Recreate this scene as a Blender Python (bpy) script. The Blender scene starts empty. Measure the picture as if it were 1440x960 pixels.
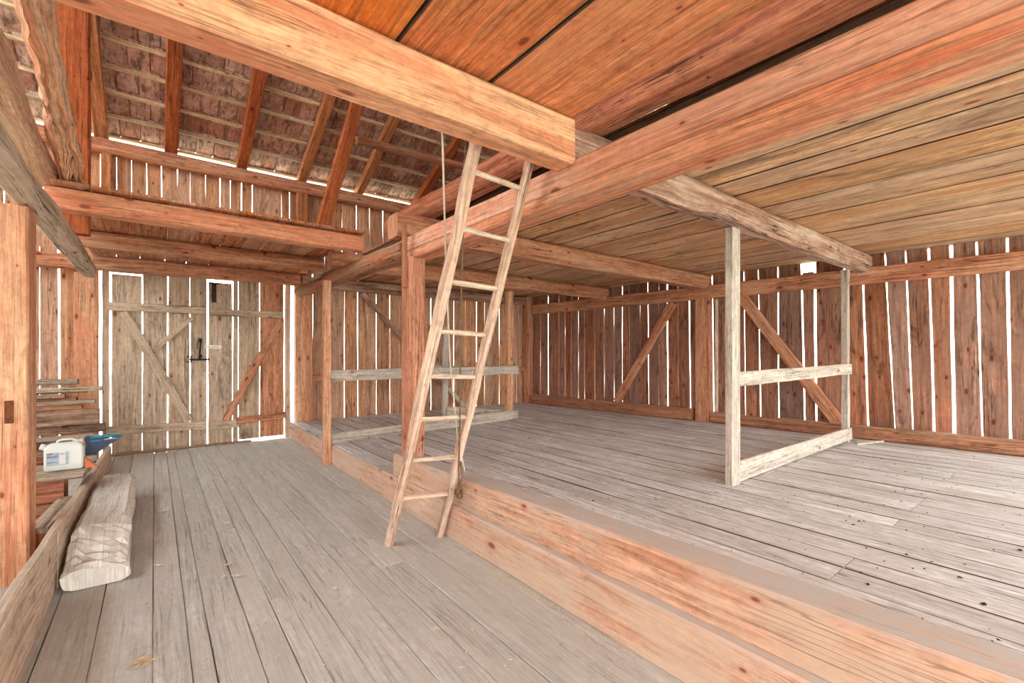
import bpy, math, random
from mathutils import Vector, noise
random.seed(7)
scene = bpy.context.scene
COL = scene.collection
V = Vector

# ------------------------------------------------------------------ materials
def lin(c):
    out = []
    for v in c:
        v /= 255.0
        out.append(v / 12.92 if v <= .04045 else ((v + .055) / 1.055) ** 2.4)
    return (*out, 1.0)

class NT:
    def __init__(s, name):
        s.m = bpy.data.materials.new(name); s.m.use_nodes = True
        s.t = s.m.node_tree; s.t.nodes.clear()
        s.out = s.n('ShaderNodeOutputMaterial'); s.b = s.n('ShaderNodeBsdfPrincipled')
        s.l(s.b.outputs[0], s.out.inputs[0])
    def n(s, t, **k):
        nd = s.t.nodes.new(t)
        for a, b in k.items(): setattr(nd, a, b)
        return nd
    def l(s, a, b): s.t.links.new(a, b)
    def vmul(s, vec, k):
        m = s.n('ShaderNodeVectorMath', operation='MULTIPLY'); s.l(vec, m.inputs[0]); m.inputs[1].default_value = k
        return m.outputs[0]
    def noise(s, vec, scale, detail=5, rough=.6, dist=0.0, sc=1.0):
        n = s.n('ShaderNodeTexNoise'); s.l(s.vmul(vec, scale), n.inputs['Vector'])
        n.inputs['Scale'].default_value = sc; n.inputs['Detail'].default_value = detail
        n.inputs['Roughness'].default_value = rough; n.inputs['Distortion'].default_value = dist
        return n.outputs[0]
    def ramp(s, f, stops):
        r = s.n('ShaderNodeValToRGB'); s.l(f, r.inputs[0]); e = r.color_ramp.elements
        while len(e) < len(stops): e.new(.5)
        for i, (p, c) in enumerate(stops):
            e[i].position = p; e[i].color = c if len(c) == 4 else (*c, 1)
        return r.outputs[0]
    def mix(s, f, a, b, mode='MIX'):
        m = s.n('ShaderNodeMix', data_type='RGBA', blend_type=mode)
        if isinstance(f, (int, float)): m.inputs[0].default_value = f
        else: s.l(f, m.inputs[0])
        for i, v in ((6, a), (7, b)):
            if isinstance(v, tuple): m.inputs[i].default_value = v
            else: s.l(v, m.inputs[i])
        return m.outputs[2]
    def math(s, op, a, b=0.0, clamp=False):
        m = s.n('ShaderNodeMath', operation=op, use_clamp=clamp)
        for i, v in ((0, a), (1, b)):
            if isinstance(v, (int, float)): m.inputs[i].default_value = v
            else: s.l(v, m.inputs[i])
        return m.outputs[0]
G = lambda v: (v, v, v, 1)

def wood(name, dark, mid, light, knots=.4, crack=.6, var=.12, patch=None, patch_amt=.5,
         dust=None, dust_amt=.0, bump=.5, stain=.0, rough=.85, grain=1.0, weather=None, weather_amt=0.0):
    t = NT(name)
    at = t.n('ShaderNodeAttribute', attribute_name='gc'); gc = at.outputs['Vector']
    geo = t.n('ShaderNodeNewGeometry')
    warp = t.noise(gc, (1.1, 4, 4), 2, .5)
    wv = t.n('ShaderNodeVectorMath', operation='MULTIPLY_ADD')
    t.l(warp, wv.inputs[0]); wv.inputs[1].default_value = (0, .05, .05); t.l(gc, wv.inputs[2])
    g = wv.outputs[0]
    # broad growth rings / grain figure
    f1 = t.noise(g, (.7, 16 * grain, 16 * grain), 6, .68, .25)
    col = t.ramp(f1, [(.28, lin(dark)), (.47, lin(mid)), (.72, lin(light))])
    # fine fibres
    f2 = t.noise(g, (4, 130, 130), 3, .7)
    col = t.mix(.9, col, t.ramp(f2, [(.3, G(.70)), (.5, G(1.0)), (.7, G(1.22))]), 'MULTIPLY')
    f2b = t.noise(g, (1.5, 48, 48), 4, .7, .3)
    col = t.mix(.9, col, t.ramp(f2b, [(.34, G(.52)), (.48, G(1.0)), (.66, G(1.2))]), 'MULTIPLY')
    f2c = t.noise(gc, (14, 22, 22), 5, .75, .2)
    col = t.mix(.9, col, t.ramp(f2c, [(.34, G(.72)), (.5, G(1.0)), (.66, G(1.18))]), 'MULTIPLY')
    # big patches of another tone
    if patch:
        f3 = t.noise(g, (.8, 5, 5), 4, .62, .4)
        k = t.ramp(f3, [(.5, G(0)), (.66, G(patch_amt))])
        col = t.mix(k, col, lin(patch))
    if weather:
        f5 = t.noise(gc, (1.6, 2.6, 2.6), 7, .7, .5)
        k = t.ramp(f5, [(.38, G(0)), (.6, G(weather_amt))])
        col = t.mix(k, col, lin(weather))
    # cracks along the grain
    f4 = t.noise(g, (.55, 20, 20), 3, .55, .2)
    ck = t.ramp(f4, [(.485, G(0)), (.498, G(crack)), (.505, G(crack)), (.52, G(0))])
    sel = t.noise(g, (.9, 3, 3), 2, .5)
    ck = t.math('MULTIPLY', ck, t.ramp(sel, [(.5, G(0)), (.6, G(1))]))
    col = t.mix(ck, col, lin([c * .32 for c in dark]))
    # knots
    sg = t.n('ShaderNodeSeparateXYZ'); t.l(gc, sg.inputs[0])
    cg = t.n('ShaderNodeCombineXYZ'); t.l(t.math('MULTIPLY', sg.outputs[0], 3.4), cg.inputs[0])
    t.l(t.math('MULTIPLY', t.math('ADD', sg.outputs[1], sg.outputs[2]), 7.0), cg.inputs[1])
    vo = t.n('ShaderNodeTexVoronoi', feature='F1', voronoi_dimensions='2D'); t.l(cg.outputs[0], vo.inputs['Vector'])
    vo.inputs['Scale'].default_value = 1.0
    sx = t.n('ShaderNodeSeparateColor'); t.l(vo.outputs['Color'], sx.inputs[0])
    has = t.math('LESS_THAN', sx.outputs[0], knots * .8)
    kd = t.math('DIVIDE', vo.outputs['Distance'], t.math('MULTIPLY_ADD', t.math('POWER', sx.outputs[1], 2.0), 1.1))
    kd.node.inputs[1].links[0].from_node.inputs[2].default_value = .28
    halo = t.math('MULTIPLY', t.ramp(kd, [(.10, G(1)), (.30, G(0))]), has)
    core = t.math('MULTIPLY', t.ramp(kd, [(.07, G(1)), (.13, G(0))]), has)
    col = t.mix(t.math('MULTIPLY', halo, .45), col, lin([mid[0] * .93, mid[1] * .62, mid[2] * .5]))
    col = t.mix(t.math('MULTIPLY', core, .8), col, lin([dark[0] * .62, dark[1] * .5, dark[2] * .5]))
    # dark stains of damp
    if stain:
        f6 = t.noise(gc, (1.3, 5, 5), 6, .72, .8)
        col = t.mix(t.ramp(f6, [(.54, G(0)), (.68, G(stain))]), col, lin([c * .42 for c in dark]))
    # board to board variation
    r = geo.outputs['Random Per Island']
    hs = t.n('ShaderNodeHueSaturation'); t.l(col, hs.inputs['Color'])
    t.l(t.math('MULTIPLY_ADD', r, 2 * var), hs.inputs['Value'])
    hs_v = hs.inputs['Value'].links[0].from_node; hs_v.inputs[2].default_value = 1 - var
    r2 = t.math('FRACT', t.math('MULTIPLY', r, 37.3))
    sm = t.n('ShaderNodeMath', operation='MULTIPLY_ADD'); t.l(r2, sm.inputs[0])
    sm.inputs[1].default_value = -2 * var; sm.inputs[2].default_value = 1 + var * .6
    t.l(sm.outputs[0], hs.inputs['Saturation'])
    col = hs.outputs['Color']
    # dust and trodden dirt lying on upward faces
    if dust:
        sp = t.n('ShaderNodeSeparateXYZ'); t.l(geo.outputs['True Normal'], sp.inputs[0])
        up = t.ramp(sp.outputs[2], [(.6, G(0)), (.9, G(1))])
        f7 = t.noise(gc, (5, 14, 14), 7, .75)
        k = t.math('MULTIPLY', up, t.ramp(f7, [(.36, G(dust_amt * .45)), (.56, G(dust_amt))]))
        col = t.mix(k, col, lin(dust))
    t.l(col, t.b.inputs['Base Color'])
    t.b.inputs['Roughness'].default_value = rough
    t.b.inputs['Specular IOR Level'].default_value = .22
    bp = t.n('ShaderNodeBump'); bp.inputs['Strength'].default_value = bump; bp.inputs['Distance'].default_value = .006
    h = t.math('ADD', t.math('MULTIPLY', f1, .8), t.math('MULTIPLY', f2, .45))
    h = t.math('SUBTRACT', h, t.math('MULTIPLY', ck, 1.0))
    t.l(h, bp.inputs['Height']); t.l(bp.outputs[0], t.b.inputs['Normal'])
    return t.m

def plain(name, c, rough=.5, metal=0.0, spec=.4, vary=.15, sc=8.0):
    t = NT(name)
    co = t.n('ShaderNodeTexCoord')
    f = t.noise(co.outputs['Object'], (sc, sc, sc), 5, .6)
    a = lin([x * (1 - vary) for x in c]); b = lin([min(255, x * (1 + vary * .4)) for x in c])
    t.l(t.ramp(f, [(.3, a), (.65, b)]), t.b.inputs['Base Color'])
    t.b.inputs['Roughness'].default_value = rough; t.b.inputs['Metallic'].default_value = metal
    t.b.inputs['Specular IOR Level'].default_value = spec
    return t.m

M = {}
M['tie'] = wood('pale_salmon_pine', (200, 122, 76), (230, 162, 114), (242, 192, 148), knots=.3, crack=.8, patch=(222, 116, 74), patch_amt=.6, bump=.6, dust=(196, 178, 158), dust_amt=.8)
M['girder'] = wood('pink_dusty_pine', (190, 112, 80), (214, 150, 118), (232, 190, 166), knots=.12, patch=(218, 190, 172), patch_amt=.8, crack=.5, dust=(180, 160, 140), dust_amt=.8, bump=.6, weather=(206, 128, 92), weather_amt=.5)
M['girder_low'] = wood('red_stained_pine', (182, 84, 46), (206, 122, 76), (224, 166, 124), knots=.12, patch=(212, 174, 150), patch_amt=.6, crack=.5, dust=(180, 160, 140), dust_amt=.8, bump=.6)
M['oldlog'] = wood('aged_round_log', (128, 66, 44), (176, 98, 66), (190, 146, 106), knots=.2, patch=(150, 128, 92), patch_amt=.7, crack=.9, bump=1.0, dust=(165, 140, 118), dust_amt=.8)
M['tie_orange'] = wood('salmon_orange_beam', (196, 112, 74), (224, 146, 102), (238, 178, 138), knots=.25, crack=.6, patch=(220, 112, 68), patch_amt=.6, bump=.5, dust=(196, 168, 146), dust_amt=.8)
M['edge'] = wood('seam_shade_board_edge', (58, 42, 32), (84, 62, 48), (110, 86, 68), knots=0, crack=.3, bump=.3)  # shade of the board seams, put into the edge colour
M['mortise'] = plain('shadowed_slot_wood', (118, 74, 50), .9, 0, .1, .3, 40)
M['redlog'] = wood('dark_red_log', (132, 66, 38), (172, 92, 54), (194, 122, 80), knots=.25, patch=(134, 100, 72), patch_amt=.7, crack=.8, bump=.9)
M['tie_brown'] = wood('weathered_brown_beam', (118, 80, 66), (170, 124, 104), (206, 172, 148), knots=.25, patch=(214, 188, 166), patch_amt=.7, crack=1.0, stain=.5, bump=1.1)
M['tie_red'] = wood('reddish_brown_beam', (146, 80, 52), (194, 122, 84), (216, 160, 122), knots=.35, patch=(206, 166, 132), patch_amt=.5, crack=.7, stain=.35, bump=.8)
M['green'] = wood('mossy_timber', (160, 132, 104), (204, 178, 154), (228, 208, 190), knots=.15, patch=(150, 138, 84), patch_amt=.45, crack=.9, bump=1.0, dust=(220, 206, 194), dust_amt=.9, weather=(218, 200, 184), weather_amt=.6)
M['orange'] = wood('orange_pine_boards', (178, 84, 38), (208, 120, 62), (222, 144, 88), knots=.28, patch=(210, 138, 84), patch_amt=.6, crack=.3, var=.1, bump=.35)
M['ceil'] = wood('tan_loft_boards', (164, 112, 78), (216, 166, 124), (238, 200, 160), knots=.2, patch=(190, 118, 76), patch_amt=.65, crack=.5, var=.11, stain=.6, bump=.35, grain=.8, weather=(172, 134, 106), weather_amt=.6)
M['step'] = wood('dusty_orange_step_beam', (176, 112, 78), (202, 148, 116), (222, 184, 158), knots=.12, crack=.45, patch=(210, 188, 168), patch_amt=.85, dust=(190, 189, 187), dust_amt=.98, bump=.5, weather=(202, 176, 154), weather_amt=.75)
M['floor'] = wood('dusty_grey_floorboards', (160, 160, 156), (190, 191, 189), (208, 210, 208), knots=0, crack=.6, var=.05, patch=(188, 185, 178), patch_amt=.5, dust=(192, 193, 190), dust_amt=.5, bump=.6, weather=(174, 172, 166), weather_amt=.6)
M['plat'] = wood('worn_pale_floorboards', (176, 175, 176), (216, 217, 220), (234, 236, 240), knots=0, crack=.9, var=.09, patch=(206, 206, 208), patch_amt=.6, bump=.4, stain=.2, weather=(186, 182, 178), weather_amt=.6)
M['wallred'] = wood('dark_red_wall_planks', (118, 72, 52), (164, 106, 80), (194, 142, 114), knots=.6, crack=.9, var=.17, stain=.75, bump=.7, weather=(140, 106, 90), weather_amt=.65)
M['wallback'] = wood('brown_wall_planks', (158, 104, 74), (208, 152, 116), (226, 184, 148), knots=.5, crack=.8, var=.13, stain=.5, bump=.6, weather=(186, 148, 120), weather_amt=.5)
M['doorwood'] = wood('grey_weathered_door_planks', (148, 124, 102), (196, 172, 148), (216, 196, 174), knots=.5, crack=.8, var=.08, stain=.6, bump=.6, weather=(176, 158, 138), weather_amt=.5)
M['doorred'] = wood('reddish_door_plank', (150, 94, 66), (196, 132, 98), (216, 166, 130), knots=.5, crack=.7, var=.05, stain=.5, bump=.6)
M['post'] = wood('orange_post_pine', (176, 110, 72), (212, 152, 110), (230, 184, 146), knots=.35, crack=.5, patch=(206, 110, 66), patch_amt=.6, bump=.5)
M['postred'] = wood('red_hewn_post', (150, 84, 58), (188, 116, 84), (208, 148, 114), knots=.25, crack=.7, patch=(180, 142, 114), patch_amt=.5, bump=.7)
M['rafter'] = wood('orange_red_rafter', (136, 66, 36), (170, 90, 52), (190, 116, 74), knots=.35, crack=.6, var=.0, bump=.5)
M['rafter_brown'] = wood('old_brown_rafter', (140, 84, 52), (182, 116, 76), (208, 152, 112), knots=.3, crack=.8, var=.0, bump=.7)
M['bark'] = wood('rough_bark_edged_timber', (168, 108, 72), (226, 170, 124), (250, 222, 196), knots=.2, crack=1.0, patch=(230, 140, 88), patch_amt=.8, bump=1.8, grain=.7)
M['barkdark'] = wood('brown_flat_sawn_timber', (166, 122, 94), (208, 162, 130), (228, 194, 164), knots=.2, crack=1.0, bump=1.0, patch=(224, 196, 162), patch_amt=.5)
M['greybeam'] = wood('grey_weathered_beam', (176, 172, 164), (208, 205, 198), (228, 226, 221), knots=.0, crack=.35, bump=1.2, weather=(228, 224, 218), weather_amt=.5, dust=(192, 190, 184), dust_amt=.5)
M['kerb'] = wood('dusty_kerb_board', (168, 146, 124), (196, 176, 154), (212, 196, 178), knots=.1, crack=.5, patch=(210, 164, 130), patch_amt=.4, dust=(182, 172, 158), dust_amt=.8, bump=.4)
M['white'] = wood('pale_weathered_lath', (160, 148, 136), (192, 180, 168), (210, 201, 191), knots=.3, crack=.7, bump=.4, patch=(182, 162, 144), patch_amt=.4, dust=(200, 194, 186), dust_amt=.5)
M['ladder'] = wood('weathered_ladder_pole', (160, 122, 98), (206, 168, 144), (228, 202, 182), knots=.25, crack=.9, patch=(212, 194, 180), patch_amt=.6, bump=.7, grain=2)
M['rung'] = wood('pale_ladder_rung', (180, 146, 120), (214, 186, 162), (232, 214, 194), knots=.05, crack=.5, bump=.4, grain=2)
M['stackw'] = wood('stacked_old_boards', (112, 82, 62), (158, 122, 96), (188, 156, 130), knots=.25, crack=1.0, var=.2, bump=.8, stain=.7)
M['stackg'] = wood('stacked_grey_boards', (118, 102, 86), (166, 148, 128), (204, 190, 170), knots=.2, crack=1.0, var=.15, bump=.8, stain=.4)
M['sill'] = wood('hewn_sill_log', (126, 72, 46), (166, 106, 72), (188, 136, 100), knots=.25, crack=.9, bump=1.1, dust=(176, 150, 126), dust_amt=.7, stain=.3)
M['lath'] = wood('roof_lath', (176, 150, 118), (216, 194, 160), (236, 220, 194), knots=.05, crack=.6, var=.12, bump=.8)
M['iron'] = plain('dark_wrought_iron', (52, 46, 42), .55, .7, .5, .3, 30)
M['canister'] = plain('milky_white_plastic', (220, 228, 228), .35, 0, .5, .03, 4)
M['label'] = plain('pale_blue_paper_label', (176, 194, 214), .6, 0, .3, .12, 30)
M['labelwhite'] = plain('white_paper', (226, 230, 234), .6, 0, .3, .02, 30)
M['ink'] = plain('grey_blue_print', (92, 112, 136), .7, 0, .3, .2, 60)
M['cap'] = plain('cream_plastic', (222, 218, 198), .4, 0, .5, .04, 6)
M['blue'] = plain('dark_blue_plastic', (28, 52, 88), .4, 0, .5, .2, 12)
M['teal'] = plain('bright_teal_plastic', (24, 128, 160), .4, 0, .5, .1, 12)
M['orangeplastic'] = plain('orange_plastic', (216, 110, 58), .45, 0, .5, .06, 8)
M['string'] = plain('off_white_string', (216, 204, 186), .9, 0, .1, .1, 60)
M['cord'] = plain('brown_grey_cord', (122, 98, 76), .9, 0, .1, .2, 60)
M['leaf'] = plain('dry_leaf', (226, 210, 186), .8, 0, .2, .2, 60)
M['straw'] = plain('dry_straw', (206, 178, 136), .8, 0, .2, .2, 60)
M['dirt'] = plain('dark_crumb', (66, 52, 42), .95, 0, .1, .3, 90)
M['dirtlight'] = plain('sawdust_crumb', (196, 178, 150), .95, 0, .1, .2, 90)
M['enamel'] = plain('white_enamel_tag', (236, 236, 228), .3, 0, .5, .03, 40)

def tile_mat():
    t = NT('old_clay_roof_tiles')
    at = t.n('ShaderNodeAttribute', attribute_name='gc'); gc = at.outputs['Vector']
    geo = t.n('ShaderNodeNewGeometry')
    f = t.noise(gc, (7, 7, 7), 7, .72, .6)
    col = t.ramp(f, [(.3, lin((132, 102, 92))), (.45, lin((186, 148, 134))), (.58, lin((206, 178, 166))), (.75, lin((230, 216, 206)))])
    r = geo.outputs['Random Per Island']
    col = t.mix(t.ramp(r, [(.1, G(.55)), (.55, G(0))]), col, lin((168, 92, 68)), 'MIX')
    f2 = t.noise(gc, (20, 4, 4), 5, .7)
    col = t.mix(t.ramp(f2, [(.5, G(0)), (.62, G(.8))]), col, lin((88, 70, 62)))
    hs = t.n('ShaderNodeHueSaturation'); t.l(col, hs.inputs['Color'])
    m = t.n('ShaderNodeMath', operation='MULTIPLY_ADD'); t.l(t.math('FRACT', t.math('MULTIPLY', r, 17.7)), m.inputs[0])
    m.inputs[1].default_value = .4; m.inputs[2].default_value = .82; t.l(m.outputs[0], hs.inputs['Value'])
    t.l(hs.outputs['Color'], t.b.inputs['Base Color']); t.b.inputs['Roughness'].default_value = .9
    bp = t.n('ShaderNodeBump'); bp.inputs['Strength'].default_value = .7; bp.inputs['Distance'].default_value = .01
    t.l(f, bp.inputs['Height']); t.l(bp.outputs[0], t.b.inputs['Normal'])
    return t.m
M['tile'] = tile_mat()
def ground_mat():
    t = NT('pale_bounce_ground'); co = t.n('ShaderNodeTexCoord')
    f = t.noise(co.outputs['Object'], (1.2, 1.2, 1.2), 6, .7)
    t.l(t.ramp(f, [(.3, lin((170, 182, 150))), (.6, lin((202, 208, 188)))]), t.b.inputs['Base Color'])  # ground colour paled to bounce daylight up onto the ceilings
    t.b.inputs['Roughness'].default_value = .95
    return t.m
M['pale_ground'] = ground_mat()

# ------------------------------------------------------------------ mesh builder
class MB:
    def __init__(s): s.v = []; s.f = []; s.g = []; s.smooth = []
    def add(s, vs, fs, gs=None, smooth=False):
        o = len(s.v); s.v += [V(p) for p in vs]
        s.g += [V(p) for p in (gs or vs)]
        s.f += [tuple(i + o for i in f) for f in fs]; s.smooth += [smooth] * len(fs)
    def beam(s, p0, p1, w, h, w1=None, h1=None, n=None, jit=.003, ch=.006, up=(0, 0, 1), round_=0, rough=0.0,
             freq=2.0, bend=0.0, sub=0):
        """timber from p0 to p1; w across, h along `up`; centred on the line"""
        p0, p1 = V(p0), V(p1); L = (p1 - p0).length; t = (p1 - p0) / L
        side = t.cross(V(up)).normalized(); u = side.cross(t).normalized()
        w1 = w if w1 is None else w1; h1 = h if h1 is None else h1
        n = n or max(2, min(40, int(L / .25)))
        off = V((random.uniform(-50, 50), random.uniform(-50, 50), random.uniform(-50, 50)))
        ring = []
        if round_:
            ring = [(math.cos(2 * math.pi * k / round_) * .5, math.sin(2 * math.pi * k / round_) * .5, 0, 0) for k in range(round_)]
        else:
            c = 1
            cs = [(-.5, -.5, 1, 0), (-.5, -.5, 0, 1), ]
            # eight chamfer points, plus `sub` extra ones on each side
            cor = [(.5, -.5), (.5, .5), (-.5, .5), (-.5, -.5)]
            for i, (a, b) in enumerate(cor):
                a2, b2 = cor[(i + 1) % 4]
                d = (a2 - a, b2 - b)
                ring.append((a, b, d[0], d[1]))
                for q in range(sub):
                    f = (q + 1) / (sub + 1); ring.append((a + d[0] * f, b + d[1] * f, 0, 0))
                ring.append((a2, b2, -d[0], -d[1]))
        vs, gs, fs = [], [], []
        for i in range(n + 1):
            f = i / n; W = w + (w1 - w) * f; H = h + (h1 - h) * f
            c = p0 + t * L * f + (side * noise.noise(off + V((f * L * .6, 0, 0))) + u * noise.noise(off + V((f * L * .6, 9, 0)))) * bend
            for (a, b, da, db) in ring:
                x = a * W + da * ch; y = b * H + db * ch
                q = V((f * L * freq, a * 3 * freq * max(W, .1), b * 3 * freq * max(H, .1)))
                dx = noise.noise(q + off) * jit + noise.noise(q * 3.1 + off) * rough
                dy = noise.noise(q + off + V((7, 7, 7))) * jit + noise.noise(q * 3.1 + off + V((3, 1, 4))) * rough
                vs.append(c + side * (x + dx) + u * (y + dy))
                gs.append(off + V((f * L, x, y)))
        m = len(ring)
        for i in range(n):
            for k in range(m):
                a = i * m + k; b = i * m + (k + 1) % m
                fs.append((a, b, b + m, a + m))
        s.add(vs, fs, gs, smooth=bool(round_))
        for e in (0, n):
            cv = vs[e * m:(e + 1) * m]; o = len(s.v)
            cg = [off + V((3 + ring[k][1] * h * .35, ring[k][0] * w, e * .1)) for k in range(m)]
            s.v += cv; s.g += cg; s.f.append(tuple(range(o, o + m)) if e else tuple(reversed(range(o, o + m)))); s.smooth.append(False)
        return s
    def box(s, a, b, **k):
        """axis aligned timber box given by two corners; grain runs along the longest side"""
        a, b = V(a), V(b); d = b - a; c = (a + b) / 2; ax = max(range(3), key=lambda i: abs(d[i]))
        p0 = c.copy(); p1 = c.copy(); p0[ax] = a[ax]; p1[ax] = b[ax]
        if ax == 2: return s.beam(p0, p1, abs(d.x), abs(d.y), up=(0, 1, 0), **k)
        if ax == 0: return s.beam(p0, p1, abs(d.y), abs(d.z), **k)
        return s.beam(p0, p1, abs(d.x), abs(d.z), **k)
    def tube(s, pts, r, m=8, r1=None):
        pts = [V(p) for p in pts]; r1 = r if r1 is None else r1; vs, fs = [], []
        nrm = None
        for i, p in enumerate(pts):
            t = (pts[min(i + 1, len(pts) - 1)] - pts[max(i - 1, 0)]).normalized()
            ref = nrm if nrm is not None else (V((1, 0, 0)) if abs(t.x) < .9 else V((0, 1, 0)))
            a = (ref - t * ref.dot(t)).normalized(); nrm = a; b = t.cross(a)
            R = r + (r1 - r) * i / max(1, len(pts) - 1)
            vs += [p + (a * math.cos(2 * math.pi * k / m) + b * math.sin(2 * math.pi * k / m)) * R for k in range(m)]
        for i in range(len(pts) - 1):
            for k in range(m):
                a = i * m + k; b = i * m + (k + 1) % m; fs.append((a, b, b + m, a + m))
        fs.append(tuple(reversed(range(m)))); fs.append(tuple(range((len(pts) - 1) * m, len(pts) * m)))
        s.add(vs, fs, None, True); return s
    def extrude(s, outline, d):
        """solid from a planar outline (3-D points) pushed along d"""
        o = [V(p) for p in outline]; d = V(d); n = len(o)
        fs = [tuple(reversed(range(n))), tuple(range(n, 2 * n))] + [(i, (i + 1) % n, (i + 1) % n + n, i + n) for i in range(n)]
        s.add(o + [p + d for p in o], fs); return s
    def build(s, name, mat, parent=None, loc=None):
        me = bpy.data.meshes.new(name)
        if loc is None:
            if parent: loc = V(parent['_o'])
            else:
                xs = [p.x for p in s.v]; ys = [p.y for p in s.v]; zs = [p.z for p in s.v]
                loc = V(((min(xs) + max(xs)) / 2, (min(ys) + max(ys)) / 2, min(zs)))
        loc = V(loc)
        me.from_pydata([tuple(p - loc) for p in s.v], [], s.f)
        me.polygons.foreach_set('use_smooth', s.smooth)
        at = me.attributes.new('gc', 'FLOAT_VECTOR', 'POINT')
        at.data.foreach_set('vector', [c for g in s.g for c in g])
        me.materials.append(M[mat] if isinstance(mat, str) else mat)
        me.validate(); me.update()
        import bmesh
        bm = bmesh.new(); bm.from_mesh(me); bmesh.ops.recalc_face_normals(bm, faces=bm.faces); bm.to_mesh(me); bm.free()
        o = bpy.data.objects.new(name, me); COL.objects.link(o)
        o['_o'] = tuple(loc)
        if parent:
            o.parent = parent; o.location = loc - V(parent['_o'])
        else: o.location = loc
        return o

def tag(o, label=None, cat=None, group=None, kind=None):
    if label: o['label'] = label
    if cat: o['category'] = cat
    if group: o['group'] = group
    if kind: o['kind'] = kind
    return o
def thing(name, loc, label, cat, group=None):
    o = bpy.data.objects.new(name, None); COL.objects.link(o); o.location = loc; o['_o'] = tuple(loc)
    o.empty_display_size = .1
    return tag(o, label, cat, group)
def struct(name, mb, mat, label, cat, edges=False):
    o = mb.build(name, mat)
    if edges:          # side edges coloured dark to paint the shade of the seams
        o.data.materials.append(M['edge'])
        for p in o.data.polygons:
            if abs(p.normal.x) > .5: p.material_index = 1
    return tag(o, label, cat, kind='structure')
def single(name, mb, mat, label, cat, group=None):
    return tag(mb.build(name, mat), label, cat, group)

# ------------------------------------------------------------------ ground outside
mb = MB(); S = 60
mb.add([(-S, -S, -.62), (S, -S, -.62), (S, S, -.62), (-S, S, -.62), (-S, -S, -.9), (S, -S, -.9), (S, S, -.9), (-S, S, -.9)],
       [(0, 1, 2, 3), (7, 6, 5, 4), (0, 4, 5, 1), (1, 5, 6, 2), (2, 6, 7, 3), (3, 7, 4, 0)])
struct('ground', mb, 'pale_ground', 'pale greenish ground outside the barn, lightened to bounce light, seen only through wall slits', 'ground')

# ------------------------------------------------------------------ floors
YF = -2.6      # open gateway side, behind the camera
mb = MB()
seams = [-4.2, -3.9, -3.62, -3.3, -3.0, -2.7, -2.45, -2.2, -1.9, -1.6, -1.35, -1.1, -.85, -.68, -.46, -.25, -.01, .14, .23, .41, .55, .65, .8, 1.03, 1.24, 1.43, 1.65, 1.93]
for a, b in zip(seams, seams[1:]):
    ys = [YF, random.choice([3.1, 4.6, 5.8, 9.0]), 9.0]
    ys = sorted(set(ys))
    for y0, y1 in zip(ys, ys[1:]):
        dz = random.uniform(-.003, .003)
        g = .0035
        mb.beam(((a + b) / 2, y0, -.02 + dz), ((a + b) / 2, y1 - .004, -.02 + dz), b - a - g, .04, n=24, jit=.0035, ch=.004, freq=1.2)
struct('floor', mb, 'floor', 'dusty grey plank floor of the long aisle', 'floor')
PZ = .27
mb = MB()
x = 2.14; k = 0
while x < 8.5:
    w = random.choice([.2, .24, .27, .3, .23])
    cuts = [YF] + sorted(random.sample([.9, 2.1, 3.6, 4.5, 6.6], random.choice([1, 1, 2]))) + [9.1]
    for y0, y1 in zip(cuts, cuts[1:]):
        dz = random.uniform(-.002, .002)
        mb.beam((x + w / 2, y0, PZ - .022 + dz), (x + w / 2, y1 - .005, PZ - .022 + dz), w - .005, .044, n=24, jit=.003, ch=.0035, freq=1.2)
    x += w
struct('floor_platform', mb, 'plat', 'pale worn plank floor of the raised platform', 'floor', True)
# bed under the far strip of the platform, behind the lower step beam
mb = MB(); mb.box((1.93, 4.6, PZ - .05), (2.137, 9.1, PZ), n=24, jit=.003, ch=.004)
struct('floor_edge', mb, 'plat', 'edge board of the platform floor beside the far step beam', 'floor')

mb = MB(); mb.box((-4.2, YF, -.12), (1.9, 9.0, -.046), n=6, jit=0); struct('floor_light_block', mb, 'sill', 'unseen bed added under the aisle floor boards to stop light leaks', 'floor')  # unseen layer added to stop daylight rising through the floor gaps
mb = MB(); mb.box((2.16, YF, .12), (8.3, 9.0, .222), n=6, jit=0); struct('floor_platform_light_block', mb, 'sill', 'unseen bed added under the platform floor boards to stop light leaks', 'floor')  # same added light stop below the platform boards
# step beams
mb = MB()
mb.beam((1.99, YF, .155), (1.99, 8.9, .122), .195, .32, .195, .246, n=44, jit=.006, ch=.012, freq=1.0)
single('step_beam', mb, 'step', 'long dusty orange lower step beam lying on the aisle floor along the platform', 'beam')
mb = MB()
mb.beam((2.085, YF, .455), (2.02, 4.43, .372), .20, .30, .20, .225, n=30, jit=.006, ch=.012, freq=1.0)
single('step_beam', mb, 'step', 'long orange upper threshold beam lying on the step beam, running from the foot of the red post', 'beam')

# ------------------------------------------------------------------ walls
def planks_x(mb, edges, y, z0, z1, th=.025, gap=.02, tilt=.006):
    """vertical planks along X; edges = list of slit centres or (centre, half gap)"""
    E_ = [(e, gap / 4) if not isinstance(e, tuple) else (e[0], e[1] * (.38 if y > 9.05 else .55)) for e in edges]
    for (a, ga), (b, gb) in zip(E_, E_[1:]):
        a0 = a + ga; b0 = b - gb; w = b0 - a0
        j = random.uniform(-tilt, tilt)
        mb.beam(((a0 + b0) / 2 - j, y, z0 if not callable(z0) else z0()), ((a0 + b0) / 2 + j, y, z1), w, th, n=14, jit=.006, ch=.003, up=(0, 1, 0), freq=1.5)

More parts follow.
